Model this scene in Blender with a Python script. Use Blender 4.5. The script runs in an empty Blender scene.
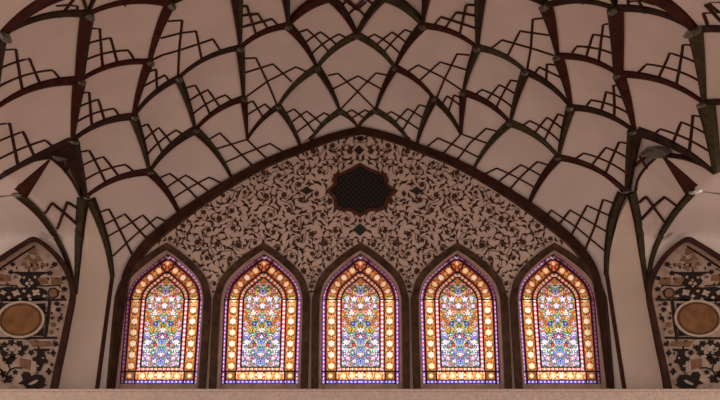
import bpy, math, random
import numpy as np
from mathutils import Vector
from mathutils.geometry import tessellate_polygon

S = bpy.context.scene
COL = S.collection
# ------------------------------------------------------------------ camera
F = 860.0                      # focal length in pixels of a 720 x 400 frame
PITCH = math.atan(F / 2570.0)
D, ZC = 10.0, 1.6              # distance from the window wall, eye height
cam = bpy.data.cameras.new('camera')
cam.sensor_width = 36.0
cam.lens = 36.0 * F / 720.0
cam.clip_end = 200
cob = bpy.data.objects.new('camera', cam)
cob.location = (0, -D, ZC)
cob.rotation_euler = (math.pi / 2 + PITCH, 0, 0)
COL.objects.link(cob)
S.camera = cob
# ------------------------------------------------------------------ light
W = bpy.data.worlds.new('world')
S.world = W
W.use_nodes = True
bg = W.node_tree.nodes['Background']
bg.inputs[0].default_value = (1.0, 0.92, 0.87, 1)
bg.inputs[1].default_value = 1.36
S.view_settings.view_transform = 'Standard'
S.view_settings.look = 'None'
S.view_settings.gamma = 1.0
S.view_settings.use_curve_mapping = False
S.view_settings.exposure = 0.0
LAMP = 44
for sx in (-1, 1):                                # fill lamps added out of view to brighten walls and vault
    lp = bpy.data.lights.new('side_fill', 'AREA')
    lp.shape = 'RECTANGLE'
    lp.size, lp.size_y = 2.4, 2.2
    lp.energy = LAMP
    lp.color = (1.0, 0.88, 0.76)
    lo = bpy.data.objects.new('side_fill', lp)
    lo.location = (sx * 5.2, -6.5, 1.7)
    lo.rotation_euler = (Vector((-sx * 1.5, 0, 4.2)) - Vector(lo.location)).to_track_quat('-Z', 'Y').to_euler()
    COL.objects.link(lo)

# ------------------------------------------------------------------ projection of traced points onto the real surfaces
CP, SP = math.cos(PITCH), math.sin(PITCH)

def P(px, py, Y):
    x, y = (px - 360.0) / F, (200.0 - py) / F
    dx, dy, dz = x, CP - y * SP, SP + y * CP
    t = (Y + D) / dy
    return Vector((dx * t, Y, ZC + dz * t))

def lerp(a, b, t):
    return a + (b - a) * t

def smooth(pts, n=6):
    """Catmull-Rom through pts"""
    out = []
    m = len(pts)
    for i in range(m - 1):
        p0, p1, p2, p3 = [np.array(pts[max(0, min(m - 1, j))], float) for j in (i - 1, i, i + 1, i + 2)]
        for k in range(n):
            t = k / n
            out.append(tuple(0.5 * (2 * p1 + (p2 - p0) * t + (2 * p0 - 5 * p1 + 4 * p2 - p3) * t * t + (3 * p1 - p0 - 3 * p2 + p3) * t ** 3)))
    out.append(tuple(pts[-1]))
    return out

def resample(pts, n):
    a = np.array(pts, float)
    d = np.concatenate([[0], np.cumsum(np.hypot(*(a[1:] - a[:-1]).T))])
    u = np.linspace(0, d[-1], n)
    return [(float(np.interp(v, d, a[:, 0])), float(np.interp(v, d, a[:, 1]))) for v in u]

AXC = 361.0
ARCH_L = [(108, 392), (113, 345), (118, 300), (123, 272), (134, 252), (150, 234), (178, 211), (205, 192.5), (232, 176), (265, 158.5), (300, 144.5), (330, 133.5), (361, 126)]
ARCH_HALF = smooth(ARCH_L, 8)
ARCH = ARCH_HALF + [(2 * AXC - x, y) for x, y in ARCH_HALF[-2::-1]]
_th = np.array([math.atan2(300 - y, x - AXC) for x, y in ARCH if y <= 300.01])
_r = np.array([math.hypot(x - AXC, 300 - y) for x, y in ARCH if y <= 300.01])
_o = np.argsort(_th); _th, _r = _th[_o], _r[_o]

def scale_s(px, py):
    if py >= 300:
        hw = 243.0 + (min(py, 400) - 300) * 0.105
        return abs(px - AXC) / hw
    th = math.atan2(300 - py, px - AXC)
    return math.hypot(px - AXC, 300 - py) / float(np.interp(th, _th, _r))

def depth(px, py):
    """the vault's own distance in front of the window wall"""
    t = max(0.0, (scale_s(px, py) - 1.0) / 0.74)
    t = min(t, 2.4)
    lim = 0.50 + 0.024 * max(0.0, 236.0 - py)      # the walls below the vault stand back
    return -min(1.6 * t + 0.4 * t * t, lim)

def V(px, py, dy=0.0):
    return P(px, py, depth(px, py) + dy)

def arch_y(x):
    xs = np.array([p[0] for p in ARCH]); ys = np.array([p[1] for p in ARCH])
    return float(np.interp(x, xs, ys))

def arch_path(x0, x1, n=8):
    return [(lerp(x0, x1, i / (n - 1)), arch_y(lerp(x0, x1, i / (n - 1)))) for i in range(n)]

# ------------------------------------------------------------------ materials
def srgb(r, g, b, k=1.0):
    f = lambda c: ((c / 255.0) / 12.92 if c <= 10 else (((c / 255.0) + 0.055) / 1.055) ** 2.4)
    return (min(1, f(r) * k), min(1, f(g) * k), min(1, f(b) * k), 1)

def mat(name, base, rough=0.8, var=0.0, scale=8.0, bump=0.0, bscale=30.0, spec=0.3, metal=0.0, second=None):
    m = bpy.data.materials.new(name)
    m.use_nodes = True
    nt = m.node_tree
    b = nt.nodes['Principled BSDF']
    b.inputs['Roughness'].default_value = rough
    b.inputs['Specular IOR Level'].default_value = spec
    b.inputs['Metallic'].default_value = metal
    tc = nt.nodes.new('ShaderNodeTexCoord')
    if var > 0 or second:
        nz = nt.nodes.new('ShaderNodeTexNoise')
        nz.inputs['Scale'].default_value = scale
        nz.inputs['Detail'].default_value = 6
        nt.links.new(tc.outputs['Object'], nz.inputs['Vector'])
        rp = nt.nodes.new('ShaderNodeValToRGB')
        rp.color_ramp.elements[0].position = 0.3
        rp.color_ramp.elements[1].position = 0.7
        c0 = second if second else tuple(c * (1 - var) for c in base[:3]) + (1,)
        rp.color_ramp.elements[0].color = c0
        rp.color_ramp.elements[1].color = tuple(min(1, c * (1 + var)) for c in base[:3]) + (1,)
        nt.links.new(nz.outputs['Fac'], rp.inputs['Fac'])
        nt.links.new(rp.outputs['Color'], b.inputs['Base Color'])
    else:
        b.inputs['Base Color'].default_value = base
    if bump > 0:
        n2 = nt.nodes.new('ShaderNodeTexNoise')
        n2.inputs['Scale'].default_value = bscale
        n2.inputs['Detail'].default_value = 8
        nt.links.new(tc.outputs['Object'], n2.inputs['Vector'])
        bp = nt.nodes.new('ShaderNodeBump')
        bp.inputs['Strength'].default_value = bump
        bp.inputs['Distance'].default_value = 0.02
        nt.links.new(n2.outputs['Fac'], bp.inputs['Height'])
        nt.links.new(bp.outputs['Normal'], b.inputs['Normal'])
    return m

PLASTER = (0.51, 0.395, 0.345, 1)
M_PL = mat('vault_plaster', PLASTER, 0.85, 0.05, 3.0, 0.08, 18)
M_WALL = mat('lunette_plaster', (0.44, 0.30, 0.24, 1), 0.85, 0.10, 2.2, 0.08, 25)
M_PIL = mat('pilaster_plaster', (0.545, 0.405, 0.325, 1), 0.85, 0.05, 3.0, 0.08, 18)
M_LEDGE = mat('ledge_plaster', (0.44, 0.315, 0.255, 1), 0.9, 0.13, 26.0, 0.9, 34)
M_RED = mat('dark_red_paint', (0.040, 0.0100, 0.0065, 1), 0.55, 0.4, 14.0, spec=0.05)
M_OLIVE = mat('dark_olive_paint', (0.038, 0.028, 0.0135, 1), 0.55, 0.4, 14.0, spec=0.05)
M_DARK = mat('dark_brown_paint', (0.028, 0.013, 0.009, 1), 0.55, 0.4, 14.0, spec=0.05)
M_LINE = mat('line_paint', (0.040, 0.014, 0.009, 1), 0.7, 0.25, 14.0, spec=0.05)
M_BAND = mat('arch_band_paint', (0.032, 0.011, 0.007, 1), 0.6, 0.4, 9.0, spec=0.05)
M_SURR = mat('window_surround_wood', (0.052, 0.025, 0.015, 1), 0.6, 0.5, 12.0, spec=0.05)
M_RIM = mat('window_rim', (0.34, 0.205, 0.165, 1), 0.7, 0.2, 10)
M_ARAB = mat('arabesque_paint', (0.055, 0.024, 0.014, 1), 0.75, 0.3, 20, spec=0.05)
M_BOSS = mat('mirror_boss', (0.085, 0.07, 0.05, 1), 0.3, 0.7, 40, spec=0.6, metal=0.3)
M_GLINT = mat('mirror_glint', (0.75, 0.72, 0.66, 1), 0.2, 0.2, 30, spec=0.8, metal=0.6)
M_STAR = mat('star_net', (0.014, 0.010, 0.008, 1), 0.6, 0.6, 55.0, 0.5, 70, spec=0.05)
M_STARRIM = mat('star_rim', (0.065, 0.020, 0.011, 1), 0.6, 0.3, 20, spec=0.05)
M_TILE = mat('dark_tile', (0.028, 0.022, 0.018, 1), 0.5, 0.4, 60, spec=0.05)
M_BLACK = mat('niche_black', (0.018, 0.010, 0.007, 1), 0.55, 0.3, 30, spec=0.05)
M_NICHE = mat('niche_panel_plaster', (0.30, 0.20, 0.15, 1), 0.8, 0.22, 9.0, 0.1, 30, second=(0.19, 0.115, 0.08, 1))
M_TAN = mat('niche_tan', (0.15, 0.075, 0.04, 1), 0.7, 0.25, 20, spec=0.05)
M_MED = mat('medallion_brown', (0.145, 0.062, 0.024, 1), 0.5, 0.28, 9, spec=0.05)
M_RING = mat('medallion_ring', (0.33, 0.235, 0.175, 1), 0.7, 0.15, 20)
M_PALE = mat('niche_pale', (0.30, 0.21, 0.155, 1), 0.7, 0.25, 25)
M_EXT = mat('sky_blocker_white', (0.86, 0.80, 0.73, 1), 0.9, 0.03, 2)  # white of the added sky blockers behind the glass
M_FLOOR = mat('floor_brick', (0.50, 0.37, 0.31, 1), 0.8, 0.12, 3)
M_LEAD = mat('lead_came', (0.035, 0.014, 0.016, 1), 0.5, 0.2, 40, spec=0.05)

def glass_mat():
    m = bpy.data.materials.new('stained_glass')
    m.use_nodes = True
    nt = m.node_tree
    nt.nodes.clear()
    out = nt.nodes.new('ShaderNodeOutputMaterial')
    at = nt.nodes.new('ShaderNodeAttribute'); at.attribute_name = 'Col'
    tr = nt.nodes.new('ShaderNodeBsdfTransparent')
    gl = nt.nodes.new('ShaderNodeBsdfGlossy'); gl.inputs['Roughness'].default_value = 0.35
    mx = nt.nodes.new('ShaderNodeMixShader'); mx.inputs[0].default_value = 0.04
    nt.links.new(at.outputs['Color'], tr.inputs['Color'])
    nt.links.new(tr.outputs[0], mx.inputs[1]); nt.links.new(gl.outputs[0], mx.inputs[2])
    nt.links.new(mx.outputs[0], out.inputs['Surface'])
    return m
M_GLASS = glass_mat()

# ------------------------------------------------------------------ mesh helpers
class MB:
    def __init__(s): s.v, s.f, s.c, s.m = [], [], [], []
    def add(s, vs, fs, mi=0, col=None):
        o = len(s.v)
        s.v += [tuple(p) for p in vs]
        for f in fs:
            s.f.append([o + i for i in f]); s.m.append(mi); s.c.append(col)
    def build(s, name, mats, parent=None, smooth_shade=False, loc=None):
        me = bpy.data.meshes.new(name)
        me.from_pydata(s.v, [], s.f)
        for m in (mats if isinstance(mats, (list, tuple)) else [mats]): me.materials.append(m)
        me.polygons.foreach_set('material_index', s.m)
        if smooth_shade: me.polygons.foreach_set('use_smooth', [True] * len(s.f))
        if any(c is not None for c in s.c):
            a = me.color_attributes.new('Col', 'FLOAT_COLOR', 'CORNER')
            buf = []
            for f, c in zip(s.f, s.c): buf += list(c) * len(f)
            a.data.foreach_set('color', buf)
        me.validate(); me.update()
        o = bpy.data.objects.new(name, me)
        COL.objects.link(o)
        if parent: o.parent = parent
        if loc: o.location = loc
        return o

def tag(o, label=None, cat=None, group=None, kind=None):
    if label: o['label'] = label
    if cat: o['category'] = cat
    if group: o['group'] = group
    if kind: o['kind'] = kind
    return o

def prism(mb, front, dyv, mi=0, back=None):
    """closed solid: outline 'front' (world points) pushed by dyv; caps tessellated"""
    n = len(front)
    bk = [p + dyv for p in front] if back is None else back
    tris = tessellate_polygon([[Vector((p.x, p.z, 0)) for p in front]])
    fs = [list(t) for t in tris] + [[i + n for i in reversed(t)] for t in tris]
    fs += [[i, (i + 1) % n, (i + 1) % n + n, i + n] for i in range(n)]
    mb.add(list(front) + list(bk), fs, mi)

def strip_solid(mb, a, b, dyv, mi=0):
    """closed solid between two world polylines a and b of equal length, thickness dyv"""
    n = len(a)
    vs = list(a) + list(b) + [p + dyv for p in a] + [p + dyv for p in b]
    fs = []
    for i in range(n - 1):
        fs += [[i, i + 1, n + i + 1, n + i], [2 * n + i, 3 * n + i, 3 * n + i + 1, 2 * n + i + 1],
               [i, 2 * n + i, 2 * n + i + 1, i + 1], [n + i, n + i + 1, 3 * n + i + 1, 3 * n + i]]
    fs += [[0, n, 3 * n, 2 * n], [n - 1, 3 * n - 1, 4 * n - 1, 2 * n - 1]]
    mb.add(vs, fs, mi)

def normals2(pts):
    out = []
    n = len(pts)
    for i in range(n):
        a, b = pts[max(0, i - 1)], pts[min(n - 1, i + 1)]
        dx, dy = b[0] - a[0], b[1] - a[1]
        l = math.hypot(dx, dy) or 1
        out.append((-dy / l, dx / l))
    return out

# ------------------------------------------------------------------ floor and walls
ZL = P(360, 388.6, -1.0).z           # top of the ledge
mb = MB()
mb.add([(-7, -14, 0), (7, -14, 0), (7, 0.3, 0), (-7, 0.3, 0), (-7, -14, -.1), (7, -14, -.1), (7, .3, -.1), (-7, .3, -.1)],
       [[0, 1, 2, 3], [7, 6, 5, 4], [0, 4, 5, 1], [1, 5, 6, 2], [2, 6, 7, 3], [3, 7, 4, 0]])
tag(mb.build('floor', M_FLOOR), 'brick coloured floor of the hall below the ledge', 'floor', kind='structure')
mb = MB()
def box(mb, x0, x1, y0, y1, z0, z1, mi=0):
    vs = [(x0, y0, z0), (x1, y0, z0), (x1, y1, z0), (x0, y1, z0), (x0, y0, z1), (x1, y0, z1), (x1, y1, z1), (x0, y1, z1)]
    mb.add(vs, [[0, 1, 5, 4], [1, 2, 6, 5], [2, 3, 7, 6], [3, 0, 4, 7], [4, 5, 6, 7], [3, 2, 1, 0]], mi)
box(mb, -6, 6, -0.94, 0.3, 0.0, ZL - 0.32)
tag(mb.build('wall_lower', M_PIL), 'plain plaster wall below the long ledge', 'wall', kind='structure')
mb = MB()                             # ledge: smooth lip above a rough plaster face
prof = [(0.3, ZL), (-0.985, ZL), (-1.0, ZL - 0.006), (-1.0, ZL - 0.028), (-0.988, ZL - 0.034), (-0.985, ZL - 0.30), (-0.95, ZL - 0.32), (0.3, ZL - 0.32)]
NX = 40
for i in range(NX + 1):
    x = lerp(-6, 6, i / NX)
    mb.v += [(x, y, z) for y, z in prof]
k = len(prof)
for i in range(NX):
    for j in range(k):
        mb.f.append([i * k + j, i * k + (j + 1) % k, (i + 1) * k + (j + 1) % k, (i + 1) * k + j]); mb.m.append(0); mb.c.append(None)
mb.f += [list(range(k)), [NX * k + j for j in reversed(range(k))]]; mb.m += [0, 0]; mb.c += [None, None]
tag(mb.build('trim_1', M_LEDGE), 'long rough plaster ledge under the row of stained glass windows', 'ledge', kind='structure')

# ------------------------------------------------------------------ vault: nodes traced on its surface
N = dict(
 N1=(2, 33), N2=(87, 13), N3=(170, 3), N4=(79, 80), N5=(149, 61), N6=(178, 77.5), N7=(236, -8), N8=(240, 47), N9=(133, 116), N10=(195, 129.5),
 N11=(243.5, 98), N12=(247, 139), N13=(278, 106), N14=(149, 171.5), N15=(72, 140), N16=(85, 197), N17=(15, 195), Q=(-6, 108), Q2=(-10, 183),
 NB=(52, 157), J=(78, -12), K=(107, -24), G1=(288, 25), G1u=(284, -42), H1=(330, -4), F=(357, 34.5), D1=(317, 67), C1=(340, 111),
 E1=(178, 211), E2=(231, 176.6), E3=(300, 144.5), E3b=(310, 140.7), Ec=(358, 126.7),
 C2=(375.5, 110), D2=(395, 67), H2=(384, -4), G2=(423, 25), G2u=(430, -42), R13=(434, 98), R12=(461, 133.5), R11=(463.5, 92), R10=(510.5, 122.5),
 R8=(477.5, 47), R7=(481, -8), R6=(526, 71), R5=(558, 55.5), R3=(546, 4.5), R9=(571.5, 107), R14=(559, 157), R4=(619, 73.5), R2=(616, 7.5), R15=(635, 131),
 R16=(627, 191), R17=(697, 191), RQ=(705, 102.5), R1=(696, 29), RB=(716, 173), RNB=(660, 156), JR=(640, -10), KR=(600, -24),
 E3c=(409, 140.3), E3r=(417, 143.2), E2r=(474, 168), E1r=(530, 201.6),
 R1x=(760, 40), RQx=(760, 112))
VL, VR, PL, PR = (75.5, 294), (647.5, 292), (112.5, 277), (606.5, 275)
N.update(VL=VL, VR=VR, PL=PL, PR=PR)

def arm_curve(a, b, n=14, k=0.09):
    (x0, y0), (x1, y1) = N[a], N[b]
    dx, dy = x1 - x0, y1 - y0
    L = math.hypot(dx, dy)
    nx, ny = -dy / L, dx / L
    if ny > 0: nx, ny = -nx, -ny
    h = k * abs(dx)
    return [(x0 + dx * t + nx * h * 4 * t * (1 - t), y0 + dy * t + ny * h * 4 * t * (1 - t)) for t in [i / (n - 1) for i in range(n)]]

CURV = {}   # arms whose curve is not the usual one
CURV[('N16', 'VL')] = smooth([(83, 198), (80, 225), (77.5, 260), (75.5, 294)], 5)
CURV[('N16', 'PL')] = smooth([(90, 199), (99.5, 222), (108, 250), (112, 277)], 5)
CURV[('R16', 'PR')] = smooth([(622, 193), (613, 215), (608, 245), (606.5, 275)], 5)
CURV[('R16', 'VR')] = smooth([(632, 193), (637.5, 218), (642.5, 255), (647.5, 292)], 5)
CURV[('N17', 'VL')] = smooth([(18, 195), (38, 213), (56, 238), (68, 264), (75.5, 294)], 5)
CURV[('R17', 'VR')] = smooth([(693, 192), (675, 213), (660, 238), (651, 264), (647.5, 292)], 5)
CURV[('N15', 'Q2')] = smooth([(70, 141), (45, 152.5), (20, 165), (-10, 183)], 5)
CURV[('NB', 'N16')] = smooth([(52, 159), (64, 170), (74, 184), (80, 196)], 5)
CURV[('RNB', 'R16')] = smooth([(655, 158), (645, 168), (638, 180), (636, 191)], 5)
CURV[('R15', 'RB')] = smooth([(638, 131), (660, 139), (690, 154), (716, 173)], 5)

def curve(a, b):
    """pixel polyline from a to b along the arm joining them (either way), along the lunette arch, or straight"""
    if (a, b) in CURV: return CURV[(a, b)]
    if (b, a) in CURV: return CURV[(b, a)][::-1]
    if (a, b) in ARMSET: return arm_curve(a, b)
    if (b, a) in ARMSET: return arm_curve(b, a)[::-1]
    if a[0] == 'E' and b[0] == 'E': return arch_path(N[a][0], N[b][0], 10)
    return [N[a], N[b]]

R_, O_, D_ = 1, 2, 3
ARMS = [  # upper node, lower node, paint, width at top, width at bottom
 ('J', 'N1', R_, 11, 6), ('J', 'N2', D_, 4, 2), ('K', 'N2', D_, 4, 2), ('N2', 'N1', D_, 6.5, 2.5), ('N2', 'N4', R_, 13, 8.5), ('N3', 'N2', R_, 6, 2.5),
 ('N3', 'N5', R_, 10, 3.5), ('N7', 'N3', D_, 4.5, 2), ('N7', 'N8', D_, 14, 3), ('N5', 'N4', R_, 5, 2.5), ('N5', 'N9', R_, 9, 3), ('N4', 'N15', R_, 13, 3),
 ('N4', 'Q', R_, 8.5, 2.5), ('N1', 'Q', D_, 8, 3), ('N8', 'N6', D_, 5, 2.5), ('N8', 'N11', D_, 9, 3), ('N6', 'N9', D_, 5.5, 2.5), ('N6', 'N10', O_, 9, 3),
 ('N9', 'N14', O_, 10, 3), ('N9', 'N15', D_, 7, 2.5), ('N11', 'N10', R_, 6, 2.5), ('N11', 'N12', R_, 7.5, 2), ('N13', 'N12', D_, 5.5, 2), ('N13', 'E3', D_, 7.5, 3),
 ('N10', 'N14', D_, 8, 2.5), ('N10', 'E2', D_, 9, 3), ('N14', 'E1', R_, 9, 4), ('N14', 'N16', R_, 7, 2.5), ('N15', 'Q2', D_, 8, 2), ('N15', 'N16', D_, 11, 4),
 ('NB', 'N16', D_, 2, 2), ('NB', 'Q2', D_, 2, 1.5), ('N16', 'VL', O_, 12, 2.5), ('N16', 'PL', O_, 10, 4), ('N17', 'VL', D_, 8, 3),
 ('G1u', 'G1', D_, 13, 3), ('G1', 'N8', R_, 6, 3), ('G1', 'D1', R_, 9, 3), ('H1', 'G1', R_, 10, 3), ('H1', 'F', R_, 10, 4), ('F', 'D1', O_, 7, 3), ('F', 'D2', O_, 7, 3),
 ('D1', 'N13', O_, 7, 2.5), ('D1', 'C1', O_, 8, 2.5), ('C1', 'E3b', O_, 6, 2), ('C1', 'Ec', O_, 5.5, 2), ('C2', 'Ec', O_, 5.5, 2), ('C2', 'E3c', O_, 6, 2.5),
 ('D2', 'C2', R_, 8, 2.5), ('D2', 'R13', R_, 6.5, 2.5), ('H2', 'F', O_, 9, 4), ('H2', 'G2', O_, 9, 3.5), ('G2u', 'G2', R_, 13, 3), ('G2', 'D2', R_, 9.5, 3), ('G2', 'R8', R_, 6, 2.5),
 ('R13', 'E3r', D_, 9, 3), ('R13', 'R12', D_, 6.5, 2.5), ('R11', 'R12', R_, 8, 3), ('R8', 'R11', O_, 9.5, 3), ('R8', 'R6', O_, 6.5, 2.5), ('R7', 'R8', D_, 13, 3.5),
 ('R7', 'R3', D_, 4.5, 2), ('R3', 'R5', R_, 14, 3), ('R3', 'R2', D_, 6, 2.5), ('R5', 'R4', R_, 6, 2.5), ('R5', 'R9', R_, 11, 3), ('R6', 'R9', D_, 6.5, 2.5), ('R6', 'R10', D_, 10, 3),
 ('R11', 'R10', R_, 6.5, 2.5), ('R10', 'E2r', O_, 8, 3), ('R10', 'R14', O_, 7, 2.5), ('R9', 'R14', O_, 10, 3), ('R9', 'R15', D_, 6, 2.5), ('R2', 'R4', R_, 16, 9), ('R4', 'R15', R_, 12, 3),
 ('R4', 'RQ', R_, 6.5, 2.5), ('R2', 'R1', D_, 6.5, 2.5), ('R1', 'RQ', O_, 15, 3.5), ('JR', 'R1', R_, 13, 7), ('KR', 'R2', D_, 3, 2), ('R14', 'E1r', R_, 9, 4), ('R14', 'R16', R_, 6, 2.5),
 ('R15', 'R16', D_, 14, 3), ('R15', 'RB', D_, 9, 3), ('RQ', 'RB', O_, 15, 4), ('RQ', 'RQx', D_, 6, 4), ('R1', 'R1x', D_, 6, 4), ('RNB', 'R16', D_, 2, 2), ('RNB', 'RB', D_, 2, 1.5),
 ('R16', 'PR', O_, 9, 4), ('R16', 'VR', O_, 9, 3), ('R17', 'VR', O_, 8, 3)]
ARMSET = {(a, b) for a, b, *_ in ARMS}

# ceiling: the smooth vault shell behind the cells
mb = MB()
ths = [lerp(math.radians(-24), math.radians(204), i / 76) for i in range(77)]
ss = [1.0 + 1.75 * (j / 31) for j in range(32)]
for th in ths:
    ra = float(np.interp(th, _th, _r))
    for s_ in ss:
        px, py = AXC + math.cos(th) * ra * s_, 300 - math.sin(th) * ra * s_
        if py > 300: px = AXC + math.copysign(max(1.0, s_) * (243.0 + (min(py, 400) - 300) * 0.105), math.cos(th))
        mb.v.append(tuple(V(px, py, 0.075)))
m_ = len(ss)
def over_niche(th, s_):
    ra = float(np.interp(th, _th, _r))
    return 300 - math.sin(th) * ra * s_ > 230 and 272 < abs(math.cos(th) * ra * s_) < 404
for i in range(76):
    for j in range(m_ - 1):
        if over_niche((ths[i] + ths[i + 1]) / 2, (ss[j] + ss[j + 1]) / 2): continue
        mb.f.append([i * m_ + j, i * m_ + j + 1, (i + 1) * m_ + j + 1, (i + 1) * m_ + j]); mb.m.append(0); mb.c.append(None)
ceiling = mb.build('ceiling', M_PL, None, True)
tag(ceiling, 'plaster vault of painted ribs and diamond cells above the window wall', 'ceiling', kind='structure')

BUMP = 0.05
class Cell:
    """one plaster cell: a patch between four boundary curves T>L, L>B, T>R, R>B"""
    def __init__(s, T, L, B, R, viaL=None, viaR=None, bump=BUMP, lb=None, rb=None, tl=None, tr=None):
        n = 13
        c1 = lb or ((curve(L, viaL) + curve(viaL, B)[1:]) if viaL else curve(L, B))
        c3 = rb or ((curve(R, viaR) + curve(viaR, B)[1:]) if viaR else curve(R, B))
        s.c0, s.c1, s.c2, s.c3 = [np.array(resample(c, n)) for c in (tl or curve(T, L), c1, tr or curve(T, R), c3)]
        s.n, s.bump = n, bump
        s.T, s.L, s.B, s.R = s.c0[0], s.c1[0], s.c1[-1], s.c2[-1]
    def px(s, u, v):
        g = lambda c, t: np.array([np.interp(t, np.linspace(0, 1, s.n), c[:, i]) for i in (0, 1)])
        return ((1 - v) * g(s.c2, u) + v * g(s.c1, u) + (1 - u) * g(s.c0, v) + u * g(s.c3, v)
                - ((1 - u) * (1 - v) * s.T + u * (1 - v) * s.R + (1 - u) * v * s.L + u * v * s.B))
    def pt(s, u, v, lift=0.0):
        p = s.px(u, v)
        return V(p[0], p[1], s.bump * 16 * u * (1 - u) * v * (1 - v) - lift)
    def build(s, m=None):
        mb = MB()
        q = 18
        mb.v = [tuple(s.pt(i / q, j / q)) for i in range(q + 1) for j in range(q + 1)]
        for i in range(q):
            for j in range(q):
                mb.f.append([i * (q + 1) + j, i * (q + 1) + j + 1, (i + 1) * (q + 1) + j + 1, (i + 1) * (q + 1) + j]); mb.m.append(0); mb.c.append(None)
        return mb.build('plaster_cell', m or M_PL, ceiling, True)

def ribbon(mb, pw, w):
    """thin raised square-section line through world points"""
    n = len(pw)
    vs, fs = [], []
    for i in range(n):
        a, b = pw[max(0, i - 1)], pw[min(n - 1, i + 1)]
        d = (b - a).normalized()
        view = Vector((0, -1, -0.5)).normalized()
        side = d.cross(view)
        side = side.normalized() * (w / 2) if side.length > 1e-4 else Vector((w / 2, 0, 0))
        out = view * (w * 0.7)
        vs += [pw[i] - side - out * 2, pw[i] + side - out * 2, pw[i] + side + out, pw[i] - side + out]
    for i in range(n - 1):
        for j in range(4):
            fs.append([4 * i + j, 4 * i + (j + 1) % 4, 4 * i + 4 + (j + 1) % 4, 4 * i + 4 + j])
    fs += [[3, 2, 1, 0], [4 * n - 4, 4 * n - 3, 4 * n - 2, 4 * n - 1]]
    mb.add(vs, fs)

LW = 0.0205
def lattice_std(cell, side, obj):
    K = {'l': [(.34, .785), (.56, .60), (.82, .31)], 'c': [(.31, .8), (.47, .53), (.8, .31)], 'r': [(.31, .82), (.60, .56), (.785, .34)]}[side]
    E = {'l': [(.77, .36), (.52, .57), (.27, .81)], 'c': [(.74, .28), (.5, .5), (.28, .74)], 'r': [(.81, .27), (.57, .52), (.36, .77)]}[side]
    mb = MB()
    for (ku, kv), (al, be) in zip(K, E):
        a, k, b = (1 - al, 1.0), (ku, kv), (1.0, 1 - be)
        path = [(lerp(a[0], k[0], t), lerp(a[1], k[1], t)) for t in np.linspace(0, 1, 7)] + [(lerp(k[0], b[0], t), lerp(k[1], b[1], t)) for t in np.linspace(0, 1, 7)[1:]]
        ribbon(mb, [cell.pt(u, v, 0.004) for u, v in path], LW)
    mb.build('lattice', M_LINE, obj)

def lattice_px(lines, obj, bulge=0.0):
    mb = MB()
    for ln in lines:
        pts = []
        for (x0, y0), (x1, y1) in zip(ln[:-1], ln[1:]):
            pts += [(lerp(x0, x1, t), lerp(y0, y1, t)) for t in np.linspace(0, 1, 7)[:-1]]
        pts.append(ln[-1])
        ribbon(mb, [V(x, y, -0.004) for x, y in pts], LW)
    mb.build('lattice', M_LINE, obj)

STD = [('N3', 'N2', 'N4', 'N5', 'l'), ('N2', 'N1', 'Q', 'N4', 'l'), ('N5', 'N4', 'N15', 'N9', 'l'), ('N4', 'Q', 'Q2', 'N15', 'l'), ('N6', 'N9', 'N14', 'N10', 'l'),
       ('N8', 'N6', 'N10', 'N11', 'l'), ('N9', 'N15', 'N16', 'N14', 'l'), ('H1', 'G1', 'D1', 'F', 'l'), ('D1', 'N13', 'E3', 'C1', 'l'), ('N10', 'N14', 'E1', 'E2', 'l'),
       ('H2', 'F', 'D2', 'G2', 'r'), ('D2', 'C2', 'E3r', 'R13', 'r'), ('R8', 'R11', 'R10', 'R6', 'r'), ('R6', 'R10', 'R14', 'R9', 'r'), ('R5', 'R9', 'R15', 'R4', 'r'),
       ('R9', 'R14', 'R16', 'R15', 'r'), ('R4', 'R15', 'RB', 'RQ', 'r'), ('R2', 'R4', 'RQ', 'R1', 'r'), ('R3', 'R5', 'R4', 'R2', 'r'), ('R10', 'E2r', 'E1r', 'R14', 'r')]
for T, L, B, R, sd in STD:
    c = Cell(T, L, B, R)
    lattice_std(c, sd, c.build())
N['TL8'] = (262, -70); N['TF'] = (357, -60); N['TR8'] = (453, -70)
for T, L, B, R, sd in [('TL8', 'N7', 'N8', 'G1', 'l'), ('TF', 'H1', 'F', 'H2', 'c'), ('TR8', 'G2', 'R8', 'R7', 'r')]:
    c = Cell(T, L, B, R, bump=0.03)
    o = c.build()
    if sd == 'l': lattice_px([[(237, 7), (247, 6), (257, 37)], [(238, 16), (258, 14), (269, 30)], [(239, 28), (272, 19), (280, 27)]], o)
    if sd == 'c': lattice_px([[(341, 7), (348, -1), (366, 17)], [(349, 14), (365, -2), (374, 5)], [(340, -4), (357, 10), (366, 2)]], o)
    if sd == 'r': lattice_px([[(433, 26), (441, 17), (478, 29)], [(443, 31), (456, 12.5), (477, 16)], [(459, 37), (466, 5), (478, 5)]], o)
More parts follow.
